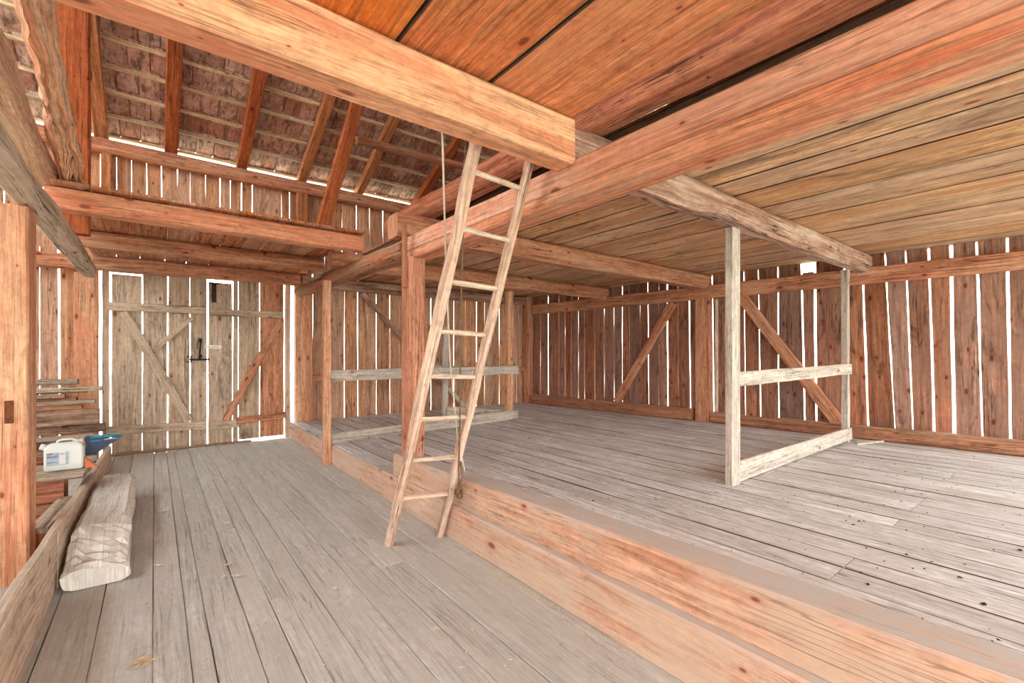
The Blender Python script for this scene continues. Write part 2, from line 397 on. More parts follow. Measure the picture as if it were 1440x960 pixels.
mb = MB()
planks_x(mb, [-4.2, -3.95, -3.7, -3.4, -3.15, -2.9, -2.6, -2.35, -2.1, -1.8, -1.52, (-1.26, .008), (-1.066, .02), (-.90, .003), (-.64, .018)], 9.03, -.3, 3.0, gap=.012)
planks_x(mb, [(2.0, .003), (2.32, .012), (2.60, .004), (2.91, .013), (3.17, .017), (3.36, .004), (3.55, .011), (3.84, .011), (4.05, .003), (4.3, .008), (4.55, .003),
              (4.787, .014), (5.08, .004), (5.372, .018), (5.68, .006), (5.99, .018), (6.22, .012), (6.45, .004), (6.66, .014), (6.95, .004), (7.2, .006), (7.50, .012), (7.72, .004)], 9.03, -.3, 3.0)
planks_x(mb, [-4.2, -3.9, -3.6, -3.3, -3.0, -2.7, -2.4, -2.1, -1.8, -1.6, (-1.41, .012), (-1.23, .014), (-.9, .006), (-.63, .016), (-.45, .01), (-.28, .01), (-.1, .01), (.08, .009), (.28, .003), (.45, .01), (.66, .006), (.86, .014), (1.01, .01), (1.17, .012),
              (1.33, .013), (1.8, .012), (1.93, .008), (2.23, .012), (2.55, .007), (2.87, .014), (3.15, .014), (3.42, .006), (3.7, .014), (4.0, .008), (4.3, .01), (4.6, .008), 4.9, 5.2, 5.5, 5.8, 6.1, 6.4, 6.7, 7.0, 7.3, 7.6], 9.055, 3.0, 4.66)
struct('wall_back', mb, 'wallback', 'brown vertical plank wall around the barn doors with daylight slits', 'wall')

def rw(y, off=0.0): return V((8.35 - off - .09375 * (y - 1), y, 0))
TR = [(9.12, 9.12, .01), (8.80, 8.79, .004), (8.60, 8.60, .010), (8.34, 8.33, .024), (7.99, 7.99, .008), (7.80, 7.79, .012), (7.61, 7.61, .008), (7.40, 7.40, .013), (7.226, 7.22, .009), (6.935, 6.93, .01), (6.685, 6.68, .011),
      (6.437, 6.43, .008), (6.224, 6.22, .016), (6.06, 6.03, .006), (5.80, 5.80, .003), (5.62, 5.60, .016), (5.38, 5.38, .003), (5.20, 5.19, .024), (4.98, 4.97, .008), (4.76, 4.73, .020), (4.52, 4.52, .003), (4.321, 4.295, .02),
      (4.05, 4.05, .004), (3.773, 3.75, .012), (3.541, 3.509, .014), (3.245, 3.232, .015), (2.9, 2.86, .021), (2.723, 2.704, .027), (2.339, 2.293, .02), (2.116, 2.055, .02), (1.848, 1.755, .011),
      (1.628, 1.561, .016), (1.393, 1.347, .022), (1.181, 1.153, .03), (.937, .893, .014), (.678, .649, .022), (.43, .41, .018), (.17, .16, .014), (-.1, -.1, .014), (-.35, -.35, .014), (-.6, -.6, .014), (-.85, -.85, .014), (-1.1, -1.1, .014), (-1.4, -1.4, .014), (-1.7, -1.7, .014), (-2.0, -2.0, .014), (-2.3, -2.3, .014), (-2.6, -2.6, .01)]
mb = MB(); zl, zh, zt, zb = .35, 2.5, 3.35, -.3
for (ta, ba, ga), (tb, bb, gb) in zip(TR, TR[1:]):
    st, sb = (ta - ba) / (zh - zl), (tb - bb) / (zh - zl)
    top_z = 2.80 if abs(ta - 2.9) < .01 else zt
    def yy(t_, s_, z): return t_ + s_ * (z - zh)
    ga *= .55; gb *= .55
    A1, B1 = yy(ta, st, top_z) - ga, yy(tb, sb, top_z) + gb
    A0, B0 = yy(ta, st, zb) - ga, yy(tb, sb, zb) + gb
    mb.beam(rw((A0 + B0) / 2) + V((0, 0, zb)), rw((A1 + B1) / 2) + V((0, 0, top_z)), A0 - B0, .025, A1 - B1, .025, n=14, jit=.007, ch=.003, up=(1, .094, 0), freq=1.5)
struct('wall_right', mb, 'wallred', 'dark red-brown vertical plank wall with bright slits behind the platform', 'wall')

mb = MB(); y = YF
while y < 9.0:
    w = random.uniform(.2, .3)
    mb.beam((-4.25, y + w / 2, -.3), (-4.25, y + w / 2, 4.7), w - random.uniform(.03, .07), .025, n=4, up=(1, 0, 0)); y += w
struct('wall_left', mb, 'wallback', 'gappy vertical plank wall far left beyond the bay of stored boards', 'wall')

mb = MB()
def fp(x0, x1, z0, z1):
    x = x0
    while x < x1 - .05:
        w_ = min(random.uniform(.2, .3), x1 - x)
        mb.beam((x + w_ / 2, YF - .05, z0), (x + w_ / 2, YF - .05, z1), w_ - .018, .025, n=3, up=(0, 1, 0)); x += w_
fp(-4.2, -1.6, -.3, 4.6); fp(2.4, 4.4, -.3, 4.6); fp(4.4, 8.5, -.3, .3); fp(4.4, 8.5, 3.05, 4.6); fp(-1.6, 2.4, 3.05, 4.6)  # gap over the platform is an added opening that lights the right side
struct('wall_front', mb, 'wallback', 'plank front wall with the open gateway and a side opening added for light behind the camera', 'wall')
# upper gable on the right, above the loft
mb = MB(); y = YF
while y < 9.0:
    w = random.uniform(.22, .3); yc = y + w / 2
    top = 4.85 + .445 * min(9 - yc, yc + 2.6) - .06
    p = rw(yc, -.03)
    mb.beam((p.x, yc, 3.3), (p.x, yc, max(3.6, top)), w - .02, .025, n=4, up=(1, .094, 0)); y += w
struct('wall_right_gable', mb, 'wallred', 'upper gable planks above the right loft', 'wall')

# ------------------------------------------------------------------ doors
def door(name, xs, bot, top, mats, label, redfrom=None):
    d = thing(name, (xs[0][0], 9.0, 0), label, 'door'); d['kind'] = 'structure'
    m1, m2 = MB(), MB()
    for i, ((a, ga), (b, gb)) in enumerate(zip(xs, xs[1:])):
        a0, b0 = a + ga, b - gb
        tgt = m2 if (redfrom is not None and i >= redfrom) else m1
        tgt.beam(((a0 + b0) / 2, 9.0, bot + random.uniform(0, .02) + (.035 if a > 1.1 else 0)), ((a0 + b0) / 2, 9.0, top - (.07 if .66 < a < .70 else (.065 if a < -.5 else 0))), b0 - a0, .028, n=14, jit=.006, ch=.003, up=(0, 1, 0), freq=1.5)
    m1.build('plank_panel', mats[0], d)
    if m2.v: tag(m2.build('plank_panel', mats[1], d), 'redder plank at the hinge side')
    return d
d1 = door('door_1', [(-.505, .0), (-.154, .007), (.159, .008), (.443, .006), (.668, .0)], .0, 2.76, ('doorwood', 'doorred'),
          'left leaf of the grey plank barn door with diagonal braces and iron bolt')
mb = MB(); mb.beam((-.56, 8.955, 2.205), (.655, 8.955, 2.215), .05, .125, jit=.008, ch=.008); mb.build('upper_rail', 'doorwood', d1)
mb = MB(); mb.beam((-.56, 8.955, .375), (.655, 8.955, .345), .05, .135, jit=.008, ch=.008); mb.build('lower_rail', 'doorwood', d1)
mb = MB(); mb.beam((-.37, 8.955, 2.14), (.43, 8.955, .43), .045, .12, jit=.006, ch=.006); mb.build('brace', 'doorwood', d1)
mb = MB(); mb.beam((.02, 8.955, 1.60), (.46, 8.955, 2.08), .035, .075, jit=.006, ch=.006); mb.build('short_brace', 'doorwood', d1)
lt = MB(); lt.box((.435, 8.955, 1.40), (.70, 8.972, 1.43), n=3, jit=.001, ch=.002)
lt.tube([(.575, 8.95, 1.40), (.572, 8.945, 1.52), (.578, 8.945, 1.60), (.585, 8.95, 1.73)], .012, 8)
lt.tube([(.575, 8.95, 1.43), (.56, 8.93, 1.46), (.585, 8.92, 1.49), (.60, 8.94, 1.45)], .013, 8)
lt.box((.575 - .02, 8.95, 1.70), (.575 + .025, 8.965, 1.76), n=2, jit=.001, ch=.002)
latch = tag(lt.build('bolt', 'iron', d1), 'dark iron sliding bolt with upright handle')
st = MB()
for zz in (1.38, 1.46):
    st.box((.40, 8.972, zz - .012), (.425, 8.986, zz + .012), n=2, jit=0, ch=.003)
st.box((.445, 8.945, 1.365), (.462, 8.985, 1.475), n=2, jit=0, ch=.003); st.build('staple', 'iron', latch)
d2 = door('door_2', [(.692, 0), (1.033, .009), (1.117, .006), (1.439, .008), (1.822, 0)], .0, 2.76, ('doorwood', 'doorred'),
          'right leaf of the plank barn door with reddish outer plank and one diagonal brace', redfrom=3)
mb = MB(); mb.beam((.71, 8.955, 2.185), (1.80, 8.955, 2.20), .05, .11, jit=.008, ch=.008); mb.build('upper_rail', 'doorwood', d2)
mb = MB(); mb.beam((.71, 8.955, .325), (1.12, 8.955, .335), .045, .13, jit=.008, ch=.008); mb.build('lower_rail', 'doorwood', d2)
mb = MB(); mb.beam((1.08, 8.925, .385), (1.84, 8.935, .42), .03, .11, jit=.008, ch=.008); mb.build('lower_rail', 'doorred', d2)
mb = MB(); mb.beam((1.78, 8.955, 2.13), (.93, 8.955, .40), .045, .11, jit=.006, ch=.006); mb.build('brace', 'doorred', d2)
mb = MB(); mb.box((.735, 8.955, 2.36), (.80, 8.98, 2.68), n=3, jit=.003, ch=.004); mb.box((.70, 8.945, 2.655), (.84, 8.955, 2.675), n=2, jit=.002, ch=.002)
tag(mb.build('hook_plate', 'iron', d2), 'dark iron plate above the door joint')
mb = MB(); n_ = 20
pts = []
for i in range(n_):
    a = 2 * math.pi * i / n_; r = .028
    cx = .085 if math.cos(a) > 0 else -.085
    pts.append((.757 + cx + r * math.cos(a), 8.945, 1.622 + r * math.sin(a)))
mb.extrude(pts, (0, .012, 0))
tg = tag(mb.build('name_tag', 'enamel', d2), 'small white oval tag')
mb = MB()
for i in range(7):
    xx = .69 + i * .021; mb.box((xx, 8.942, 1.613), (xx + .012, 8.9455, 1.613 + random.uniform(.010, .020)), n=2, jit=0, ch=.0005)
mb.build('tag_print', 'ink', tg)
# narrow frame posts beside the doors
mb = MB(); mb.box((-.612, 8.99, 0), (-.532, 9.05, 2.76), jit=.006, ch=.01); struct('trim_1', mb, 'green', 'narrow mossy door jamb left of the barn doors', 'door jamb')
mb = MB(); mb.box((1.845, 8.99, 0), (1.935, 9.05, 2.76), jit=.006, ch=.01); struct('trim_2', mb, 'green', 'narrow door jamb right of the barn doors', 'door jamb')
mb = MB(); mb.box((-.62, 8.90, .0), (1.30, 8.97, .035), jit=.008, ch=.01); struct('trim_3', mb, 'stackw', 'low dark door sill under the barn doors', 'door sill')

# ------------------------------------------------------------------ wall timbers
mb = MB(); mb.box((-.9, 8.88, -.0), (-.645, 8.99, 2.66), jit=.006, ch=.01)
single('wall_post', mb, 'post', 'broad orange knotty post left of the barn doors', 'post')
mb = MB(); mb.box((2.0, 8.86, .27), (2.285, 8.985, 2.70), jit=.006, ch=.01)
single('wall_post', mb, 'post', 'broad brown knotty post right of the barn doors on the platform edge', 'post')
mb = MB(); mb.beam((-.70, 8.9, 2.83), (2.05, 8.9, 2.84), .17, .22, jit=.02, ch=.03, freq=1.2)
single('lintel_beam', mb, 'tie_red', 'reddish hewn lintel beam above the barn doors', 'beam')
mb = MB(); mb.beam((-4.1, 8.9, 2.80), (-.73, 8.9, 2.80), .15, .2, jit=.012, ch=.02)
single('wall_beam', mb, 'tie_red', 'reddish beam over the wall planks behind the stacked boards', 'beam')
mb = MB(); mb.beam((2.10, 8.9, 2.82), (7.42, 8.9, 2.84), .16, .20, jit=.02, ch=.025, freq=1.2)
single('wall_beam', mb, 'tie_brown', 'brown hewn wall beam under the loft at the far end of the platform', 'beam')
mb = MB(); mb.beam((2.29, 8.95, 1.05), (7.38, 8.95, 1.13), .06, .12, jit=.008, ch=.008)
single('wall_rail', mb, 'tie_red', 'reddish horizontal middle rail nailed across the far plank wall', 'rail')
mb = MB(); mb.beam((3.20, 8.85, 2.70), (5.53, 8.85, .30), .09, .10, jit=.008, ch=.012, rough=.002)
single('wall_brace', mb, 'tie_brown', 'thin brown diagonal brace crossing the far plank wall behind the red post', 'brace')
mb = MB(); mb.beam((-4.2, 8.915, 4.53), (7.6, 8.915, 4.53), .17, .21, jit=.012, ch=.03, n=44, freq=.8)
single('eave_plate', mb, 'tie_red', 'long reddish eave beam high above the doors carrying the rafter feet', 'beam')
mb = MB(); mb.box((-.62, 8.86, 2.96), (-.50, 8.99, 4.42), jit=.006, ch=.01)
single('wall_post', mb, 'rafter_brown', 'short brown post in the upper door wall behind the upright post', 'post')
mb = MB(); mb.box((2.02, 8.86, 2.96), (2.20, 8.99, 4.42), jit=.008, ch=.01)
single('wall_post', mb, 'rafter_brown', 'short dark brown post in the upper door wall left of the slanting strut', 'post')
def rwb(name, y0, z0, y1, z1, w, h, mat, label, cat, off=.10, **k):
    mb = MB(); a = rw(y0, off); b = rw(y1, off); mb.beam((a.x, y0, z0), (b.x, y1, z1), w, h, **k)
    return single(name, mb, mat, label, cat)
rwb('wall_rail', 8.74, 2.62, -2.5, 2.65, .14, .24, 'tie_red', 'long reddish rail beam high along the right slit wall', 'rail', off=.09, n=44, jit=.01, ch=.015)
rwb('sill_log', 8.74, .385, 4.6, .37, .22, .22, 'sill', 'reddish hewn sill log under the far half of the right slit wall', 'sill log', off=.13, n=30, jit=.02, ch=.04, freq=1.2)
rwb('sill_log', 4.25, .36, -2.5, .36, .20, .20, 'sill', 'reddish hewn sill log under the near half of the right slit wall', 'sill log', off=.13, n=40, jit=.025, ch=.045, freq=1.2)
rwb('wall_brace', 5.03, 2.50, 6.29, .50, .10, .15, 'tie_red', 'red diagonal brace on the right wall leaning toward the far corner', 'brace', off=.09, jit=.006, ch=.01)
rwb('wall_brace', 3.78, 2.50, 2.36, .42, .10, .17, 'tie_red', 'red diagonal brace on the right wall rising behind the pale railing frame', 'brace', off=.09, jit=.008, ch=.01)
mb = MB(); a = rw(4.43, .10); mb.beam((a.x, 4.43, .27), (a.x, 4.43, 2.52), .27, .14, up=(1, .09, 0), jit=.006, ch=.01)
single('wall_post', mb, 'tie_red', 'flat red post in the middle of the right slit wall between the two braces', 'post')
mb = MB(); a = rw(4.19, .05); mb.beam((a.x, 4.225, .47), (a.x, 4.225, 2.5), .05, .04, up=(1, .09, 0), jit=.012, ch=.008)
single('wall_batten', mb, 'rung', 'thin pale wavy batten beside the flat red post of the right wall', 'batten')
mb = MB(); mb.box((7.38, 8.78, .27), (7.56, 8.98, 2.95), jit=.008, ch=.012)
single('corner_post', mb, 'tie_red', 'dark red corner post where the far plank wall meets the right wall', 'post')

# ------------------------------------------------------------------ big frame timbers
mb = MB(); mb.beam((-3.6, 2.02, 2.785), (1.985, 2.02, 2.785), .19, .27, jit=.012, ch=.022, n=40, freq=1.0, sub=1)
single('tie_beam', mb, 'tie', 'big pale salmon tie beam with red knots crossing overhead to the girder', 'beam')
mb = MB(); mb.beam((1.99, 2.1, 2.822), (8.20, 2.1, 2.822), .20, .25, jit=.02, ch=.04, n=40, freq=1.4, rough=.008, sub=1)
single('tie_beam', mb, 'tie_brown', 'rough grey-brown tie beam under the tan loft boards above the pale railing frame', 'beam')
mb = MB(); mb.beam((1.93, 4.47, 2.822), (7.98, 4.45, 2.822), .26, .25, jit=.015, ch=.03, n=36, freq=1.2)
single('tie_beam', mb, 'tie_red', 'reddish tie beam under the tan loft, middle one of three over the platform', 'beam')
mb = MB(); mb.beam((1.93, 6.62, 2.822), (7.76, 6.60, 2.822), .2, .25, jit=.02, ch=.05, n=36, freq=1.2)
single('tie_beam', mb, 'tie_red', 'farthest reddish tie beam under the tan loft near the far plank wall', 'beam')

mb = MB(); mb.beam((2.105, YF, 2.610), (2.105, 4.275, 2.612), .205, .155, jit=.006, ch=.012, n=30)
single('girder_beam', mb, 'girder', 'pink dusty upper girder timber running overhead from top right to the red post', 'beam')
mb = MB(); mb.beam((2.11, YF, 2.490), (2.10, 4.275, 2.490), .225, .082, jit=.006, ch=.012, n=30)
single('girder_beam', mb, 'girder_low', 'thin red-orange lower girder timber directly under the pink dusty one', 'beam')
mb = MB(); mb.beam((2.06, 4.29, 2.575), (2.06, 8.80, 2.62), .26, .24, .2, .19, jit=.02, round_=14, n=30, freq=1.3, rough=.006)
single('girder_log', mb, 'oldlog', 'round red-brown log continuing the girder from the red post to the door wall', 'log')
mb = MB(); mb.beam((2.345, YF, 3.085), (2.33, 5.38, 3.085), .24, .245, jit=.02, round_=14, n=40, freq=1.2, rough=.004)
single('loft_log', mb, 'redlog', 'long dark red round log lying on the tie beams along the loft edge', 'log')

# red main post
pm = thing('main_post', (2.02, 4.18, .49), 'thick red hewn post carrying the girder behind the ladder', 'post')
mb = MB(); mb.box((1.935, 4.09, .485), (2.11, 4.27, 2.45), jit=.008, ch=.014); mb.build('shaft', 'postred', pm)
mb = MB(); mb.box((1.895, 4.12, 2.15), (1.932, 4.17, 2.78), n=4, jit=.004, ch=.004); tag(mb.build('side_peg', 'oldlog', pm), 'narrow grey cleat on the left of the post head')

# slim post at the step
mb = MB(); mb.box((1.795, 6.40, 0), (1.888, 6.49, 2.50), jit=.004, ch=.008)
single('slim_post', mb, 'post', 'slim pale square post standing on the aisle floor against the step beam', 'post')

# left bay timbers
lp = thing('left_post', (-.79, 4.42, 0), 'massive orange post with a mortise slot at the left picture edge', 'post')
mb = MB(); mb.box((-.98, 4.32, 0), (-.655, 4.58, 2.47), jit=.006, ch=.012); mb.build('shaft', 'post', lp)
mb = MB(); mb.box((-.762, 4.309, 1.055), (-.722, 4.33, 1.20), n=2, jit=.001, ch=.002); tag(mb.build('mortise', 'mortise', lp), 'dark rectangular plate painted as the shade of a mortise slot')  # flat dark plate; its colour carries the shade of a recessed slot
mb = MB(); mb.beam((-.665, 1.2, 2.572), (-.665, 7.95, 2.57), .15, .175, jit=.018, ch=.03, n=40, freq=1.3, rough=.004)
single('left_girder', mb, 'green', 'grey-topped mossy beam running overhead at left from the massive post toward the doors', 'beam')

# loft beams over the door bay
mb = MB(); mb.beam((-.74, 5.56, 2.845), (2.0, 5.56, 2.845), .14, .19, jit=.01, ch=.012, n=24)
single('loft_beam', mb, 'tie_orange', 'salmon-orange edge beam of the small loft before the doors', 'beam')
mb = MB(); mb.beam((-.74, 7.25, 2.85), (2.0, 7.25, 2.85), .18, .18, jit=.02, ch=.04, n=24, freq=1.3)
single('loft_beam', mb, 'tie_red', 'greyish-red hewn beam under the small loft, between its edge beam and the lintel', 'beam')
mb = MB(); x = -.72
while x < 1.98:
    w = random.choice([.22, .27, .3]); w = min(w, 2.0 - x)
    if w > .05:
        mb.beam((x + w / 2, 5.42 + random.uniform(-.02, .015), 2.965), (x + w / 2, 8.95, 2.965), w - .006, .026, n=10, jit=.003)
    x += w
struct('ceiling_small_loft', mb, 'tie_red', 'orange board floor of the small loft before the doors', 'loft floor')

# ceilings (loft floors)
mb = MB()
xs = [-3.8, -3.3, -2.8, -2.3, -1.8, -1.3, -.85, -.35, .2, .87, 1.39, 2.0]
for a, b in zip(xs, xs[1:]):
    mb.beam(((a + b) / 2, YF, 2.945), ((a + b) / 2, 2.09 + random.uniform(-.01, .01), 2.945), b - a - .012, .03, n=14, jit=.004)
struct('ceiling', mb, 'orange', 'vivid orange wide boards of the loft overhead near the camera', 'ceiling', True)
mb = MB()
for (y0, y1, sm) in ((YF, 2.1, [2.46, 2.75, 3.1, 3.49, 3.8, 4.19, 4.75, 5.1, 5.41, 5.85, 6.34, 6.9, 7.42, 8.0, 8.44]),
                     (2.1, 4.45, [2.46, 2.6, 2.95, 3.4, 3.75, 4.2, 4.6, 5.15, 5.5, 6.0, 6.45, 7.0, 7.6, 8.22]),
                     (4.45, 8.98, [2.46, 2.8, 3.2, 3.55, 4.1, 4.5, 4.9, 5.5, 5.9, 6.5, 7.1, 7.6, 7.9])):
    for a, b in zip(sm, sm[1:]):
        g = random.choice([.006, .012, .024])
        mb.beam(((a + b) / 2, y0 + .003, 2.974 + random.uniform(-.004, .006)), ((a + b) / 2, y1 - .003, 2.974 + random.uniform(-.004, .006)), b - a - g, .042, n=14, jit=.004, ch=.004)
mb2 = MB(); mb2.box((2.5, YF, 3.03), (8.2, 9.0, 3.05), n=6, jit=0); struct('ceiling_platform_light_block', mb2, 'sill', 'unseen layer added above the platform loft to block light in its seams', 'loft floor')  # added light blocker, keeps the seams below dark
mb2 = MB(); mb2.box((-3.8, YF, 2.975), (1.98, 2.08, 3.0), n=6, jit=0); struct('ceiling_light_block', mb2, 'sill', 'unseen layer added above the near loft to block light in its seams', 'loft floor')  # added light blocker over the orange boards
struct('ceiling_platform', mb, 'ceil', 'tan board ceiling of the loft over the raised platform', 'ceiling', True)

# upper left timbers
mb = MB(); mb.box((-.74, 6.0, 2.66), (-.50, 6.14, 5.88), jit=.006, ch=.01)
single('upright_post', mb, 'rafter', 'bright orange upright post rising into the roof at upper left', 'post')
mb = MB(); mb.beam((-.765, 5.62, 3.05), (-.83, 2.35, 3.47), .18, .20, .22, .22, jit=.03, ch=.03, n=34, freq=2.0, rough=.012, sub=1)
single('leaning_timber', mb, 'barkdark', 'flat brown timber with rough bark edge leaning at the upper left corner', 'timber')
mb = MB(); mb.beam((-.575, 5.56, 3.06), (-.575, 3.3, 3.88), .15, .14, .16, .16, jit=.03, ch=.03, n=50, freq=3.0, rough=.022, sub=2)
single('leaning_timber', mb, 'bark', 'pale rough bark slab leaning in front of the flat brown timber', 'timber')
mb = MB(); mb.beam((1.84, 7.0, 2.98), (2.47, 7.0, 5.46), .17, .15, up=(0, 1, 0), jit=.005, ch=.008)
single('roof_strut', mb, 'rafter', 'broad orange slanting strut standing on the small loft before the rafters', 'strut')
mb = MB(); mb.beam((2.55, 7.30, 4.93), (5.2, 7.30, 5.05), .14, .14, jit=.02, round_=12, n=20, freq=2, rough=.006)
single('roof_pole', mb, 'oldlog', 'horizontal round bark pole hung under the rafters above the ladder', 'pole')

# ------------------------------------------------------------------ roof
TA = math.radians(24); RY = 3.2
def roofz(y): return 4.66 + .16 / math.cos(TA) * 0 + .445 * (9 - y) if y >= RY else 4.66 + .445 * (9 - RY) - .445 * (RY - y)
rlabels = ['orange-red rafter half hidden behind the upright post', 'dark red rafter right of the upright post', 'dark rafter between the upright post and the slanting strut',
           'orange-brown rafter just left of the slanting strut', 'old brown rafter just right of the slanting strut', 'dark red rafter behind the hanging white string']
for i, (xr, wr, mt) in enumerate([(-.62, .16, 'rafter_brown'), (.20, .17, 'rafter'), (1.17, .16, 'rafter'), (2.13, .15, 'rafter_brown'), (3.19, .14, 'rafter_brown'), (4.42, .15, 'rafter')]):
    mb = MB(); c = .075
    mb.beam((xr, 9.12, 4.66 + c - .055), (xr, RY, 4.66 + c + .445 * (9 - RY)), wr, .15, jit=.006, ch=.01, n=24)
    single('rafter', mb, mt, rlabels[i], 'rafter', 'rafters under the tiled roof')
# laths and tiles, both slopes
nrm = V((0, math.sin(TA), math.cos(TA)))
mbl, mbt = MB(), MB(); k = 0; s = -.15
Ltot = (9 - RY) / math.cos(TA)
while s < Ltot:
    for side in (0, 1):
        y = 9 - s * math.cos(TA); z = 4.66 + .16 + s * math.sin(TA)
        if side: y = 2 * RY - y
        mbl.beam((-4.4, y, z + .020), (8.6, y, z + .020), .062, .046, n=60, jit=.012, ch=.006, freq=1.5, rough=.004)
        x = -4.4 - (k % 2) * .11
        sg = -1 if side else 1
        while x < 8.5:
            w = .221
            th = .018; a = s - .05; b = s + .46
            tl = random.uniform(-.012, .012)
            def P3(ss, off): return ((9 - ss * math.cos(TA)) if not side else (2 * RY - (9 - ss * math.cos(TA))), 4.66 + .16 + ss * math.sin(TA) + off + .012)
            ya, za = P3(a, .055 + tl); yb, zb_ = P3(b, .024)
            jx = random.uniform(-.008, .008)
            x0, x1 = x + jx * .4, x + jx * .4 + w
            mx = (x0 + x1) / 2; rr = .014
            vs = []
            for (yy_, zz_) in ((ya, za), (yb, zb_)):
                vs += [(x0, yy_, zz_), (mx, yy_, zz_ - rr * random.uniform(.4, 1.2)), (x1, yy_, zz_), (x1, yy_, zz_ + th), (mx, yy_, zz_ + th), (x0, yy_, zz_ + th)]
            fs = [(0, 1, 7, 6), (1, 2, 8, 7), (2, 3, 9, 8), (3, 4, 10, 9), (4, 5, 11, 10), (5, 0, 6, 11), (5, 4, 3, 2, 1, 0), (6, 7, 8, 9, 10, 11)]
            o_ = V((random.uniform(-50, 50), random.uniform(-50, 50), 0))
            mbt.add(vs, fs, [V(q) + o_ for q in vs])
            sh = V((.117, 0, .03)); mbt.add([V(q) + sh for q in vs], fs, [V(q) + o_ + V((9, 9, 9)) for q in vs])
            x += .235
    s += .42; k += 1
struct('ceiling_roof_laths', mbl, 'lath', 'rough roof laths under the tiles', 'roof laths')
struct('ceiling_roof_tiles', mbt, 'tile', 'grey-pink clay tiles of the roof seen from below', 'roof tiles')

# ------------------------------------------------------------------ railing frames
fr = thing('railing_frame', (3.7, 6.7, PZ), 'long pale railing frame behind the red post with wooden end post', 'railing')
mb = MB(); mb.beam((1.90, 6.49, 1.205), (5.46, 6.80, 1.205), .045, .16, jit=.008, ch=.006); mb.build('rail', 'white', fr)
mb = MB(); mb.beam((1.92, 6.50, .335), (5.46, 6.82, .355), .05, .145, .05, .18, jit=.008, ch=.006); mb.build('bottom_board', 'white', fr)
mb = MB(); mb.box((5.26, 6.86, PZ), (5.40, 6.96, 2.70), jit=.004, ch=.006); tag(mb.build('end_post', 'post', fr), 'orange-tan square end post')
fr2 = thing('railing_frame', (4.4, 7.5, PZ), 'small pale frame with bottom board and strut standing behind the ladder against the far wall', 'railing')
mb = MB(); mb.box((4.27, 7.56, PZ), (4.38, 7.62, 2.02), jit=.006, ch=.006); mb.build('post', 'white', fr2)
mb = MB(); mb.beam((4.33, 7.52, .44), (5.30, 7.01, .35), .04, .17, jit=.005, ch=.005); mb.build('bottom_board', 'white', fr2)
mb = MB(); mb.beam((4.40, 7.60, .86), (4.86, 7.46, .30), .04, .07, jit=.004, ch=.004); mb.build('strut', 'white', fr2)
mb = MB(); mb.beam((3.55, 7.66, 1.30), (4.75, 7.64, 1.255), .03, .05, jit=.006, ch=.004); mb.build('upper_slat', 'white', fr2)

fb = thing('railing_frame', (6.0, 2.12, PZ), 'pale grey railing frame of two posts, rail and bottom board on the open platform', 'railing')
mb = MB(); mb.box((4.235, 2.085, PZ), (4.39, 2.155, 2.69), jit=.003, ch=.004); tag(mb.build('post', 'white', fb), 'flat pale front post')
mb = MB(); mb.box((7.64, 2.14, PZ), (7.73, 2.22, 2.69), jit=.014, ch=.004); tag(mb.build('post', 'white', fb), 'narrower crooked rear post')
mb = MB(); mb.beam((4.36, 2.12, 1.26), (7.69, 2.12, 1.295), .035, .14, jit=.007, ch=.005); mb.build('rail', 'white', fb)
mb = MB(); mb.beam((4.38, 2.12, .375), (7.69, 2.12, .395), .035, .20, .035, .16, jit=.007, ch=.005); mb.build('bottom_board', 'white', fb)
mb = MB(); mb.extrude([(7.45, 1.98, .275), (8.02, 1.82, .275), (7.78, 2.08, .275)], (0, 0, .022))
single('wood_offcut', mb, 'white', 'small pale triangular wood offcut lying at the foot of the crooked rear railing post', 'offcut')

# ------------------------------------------------------------------ ladder
ld = thing('ladder', (1.65, 3.38, 0), 'weathered wooden pole ladder leaning from the aisle floor up behind the big tie beam', 'ladder')
def rl(side, z):      # point on a side rail
    if side: return V((1.845 + .02 * z / 2.8, 3.33 - 1.10 * z / 2.65, z))
    return V((1.452, 3.425 - 1.205 * z / 2.65, z))
for side in (0, 1):
    mb = MB(); r = .083 if side == 0 else .070
    mb.beam(rl(side, 0.0), rl(side, 2.86), .070 if side == 0 else .062, .072, r, r, round_=12, n=34, jit=.012, freq=2.2, rough=.003, bend=.007)
    mb.build('side_rail', 'ladder', ld)
for zz in (.40, .715, 1.035, 1.343, 1.646, 1.954, 2.262, 2.567):
    a, b = rl(0, zz + .008), rl(1, zz - .008)
    mb = MB(); mb.beam(a, b, .036, .034, n=8, jit=.005, round_=8, freq=4); mb.build('rung', 'rung', ld)

# strings
def sag(pts, n=8):
    out = []
    for a, b in zip(pts, pts[1:]):
        for i in range(n): out.append(V(a).lerp(V(b), i / n))
    return out + [V(pts[-1])]
mb = MB(); mb.tube(sag([(1.237, 2.2, 2.93), (1.237, 2.2, 2.70), (1.574, 2.75, 2.106), (1.724, 2.95, 1.453), (1.87, 3.08, .827), (1.99, 3.17, .545)]), .0065, 6)
single('string', mb, 'string', 'thin off-white string hanging from the tie beam behind the ladder', 'string')
rp = thing('knotted_cord', (1.855, 3.03, .44), 'brown-grey cord hanging beside the ladder and ending in a knot', 'cord')
mb = MB(); mb.tube(sag([(1.419, 2.25, 2.93), (1.419, 2.25, 2.73), (1.66, 2.70, 1.736), (1.79, 2.92, .953), (1.842, 3.02, .62), (1.848, 3.03, .50)]), .007, 6); mb.build('line', 'cord', rp)
mb = MB(); pts = []
for i in range(40):
    a = i / 39 * math.pi * 4.2
    pts.append((1.848 + .024 * math.cos(a), 3.03 + .018 * math.sin(a * 1.5), .455 + .035 * math.sin(a) - .0008 * i))
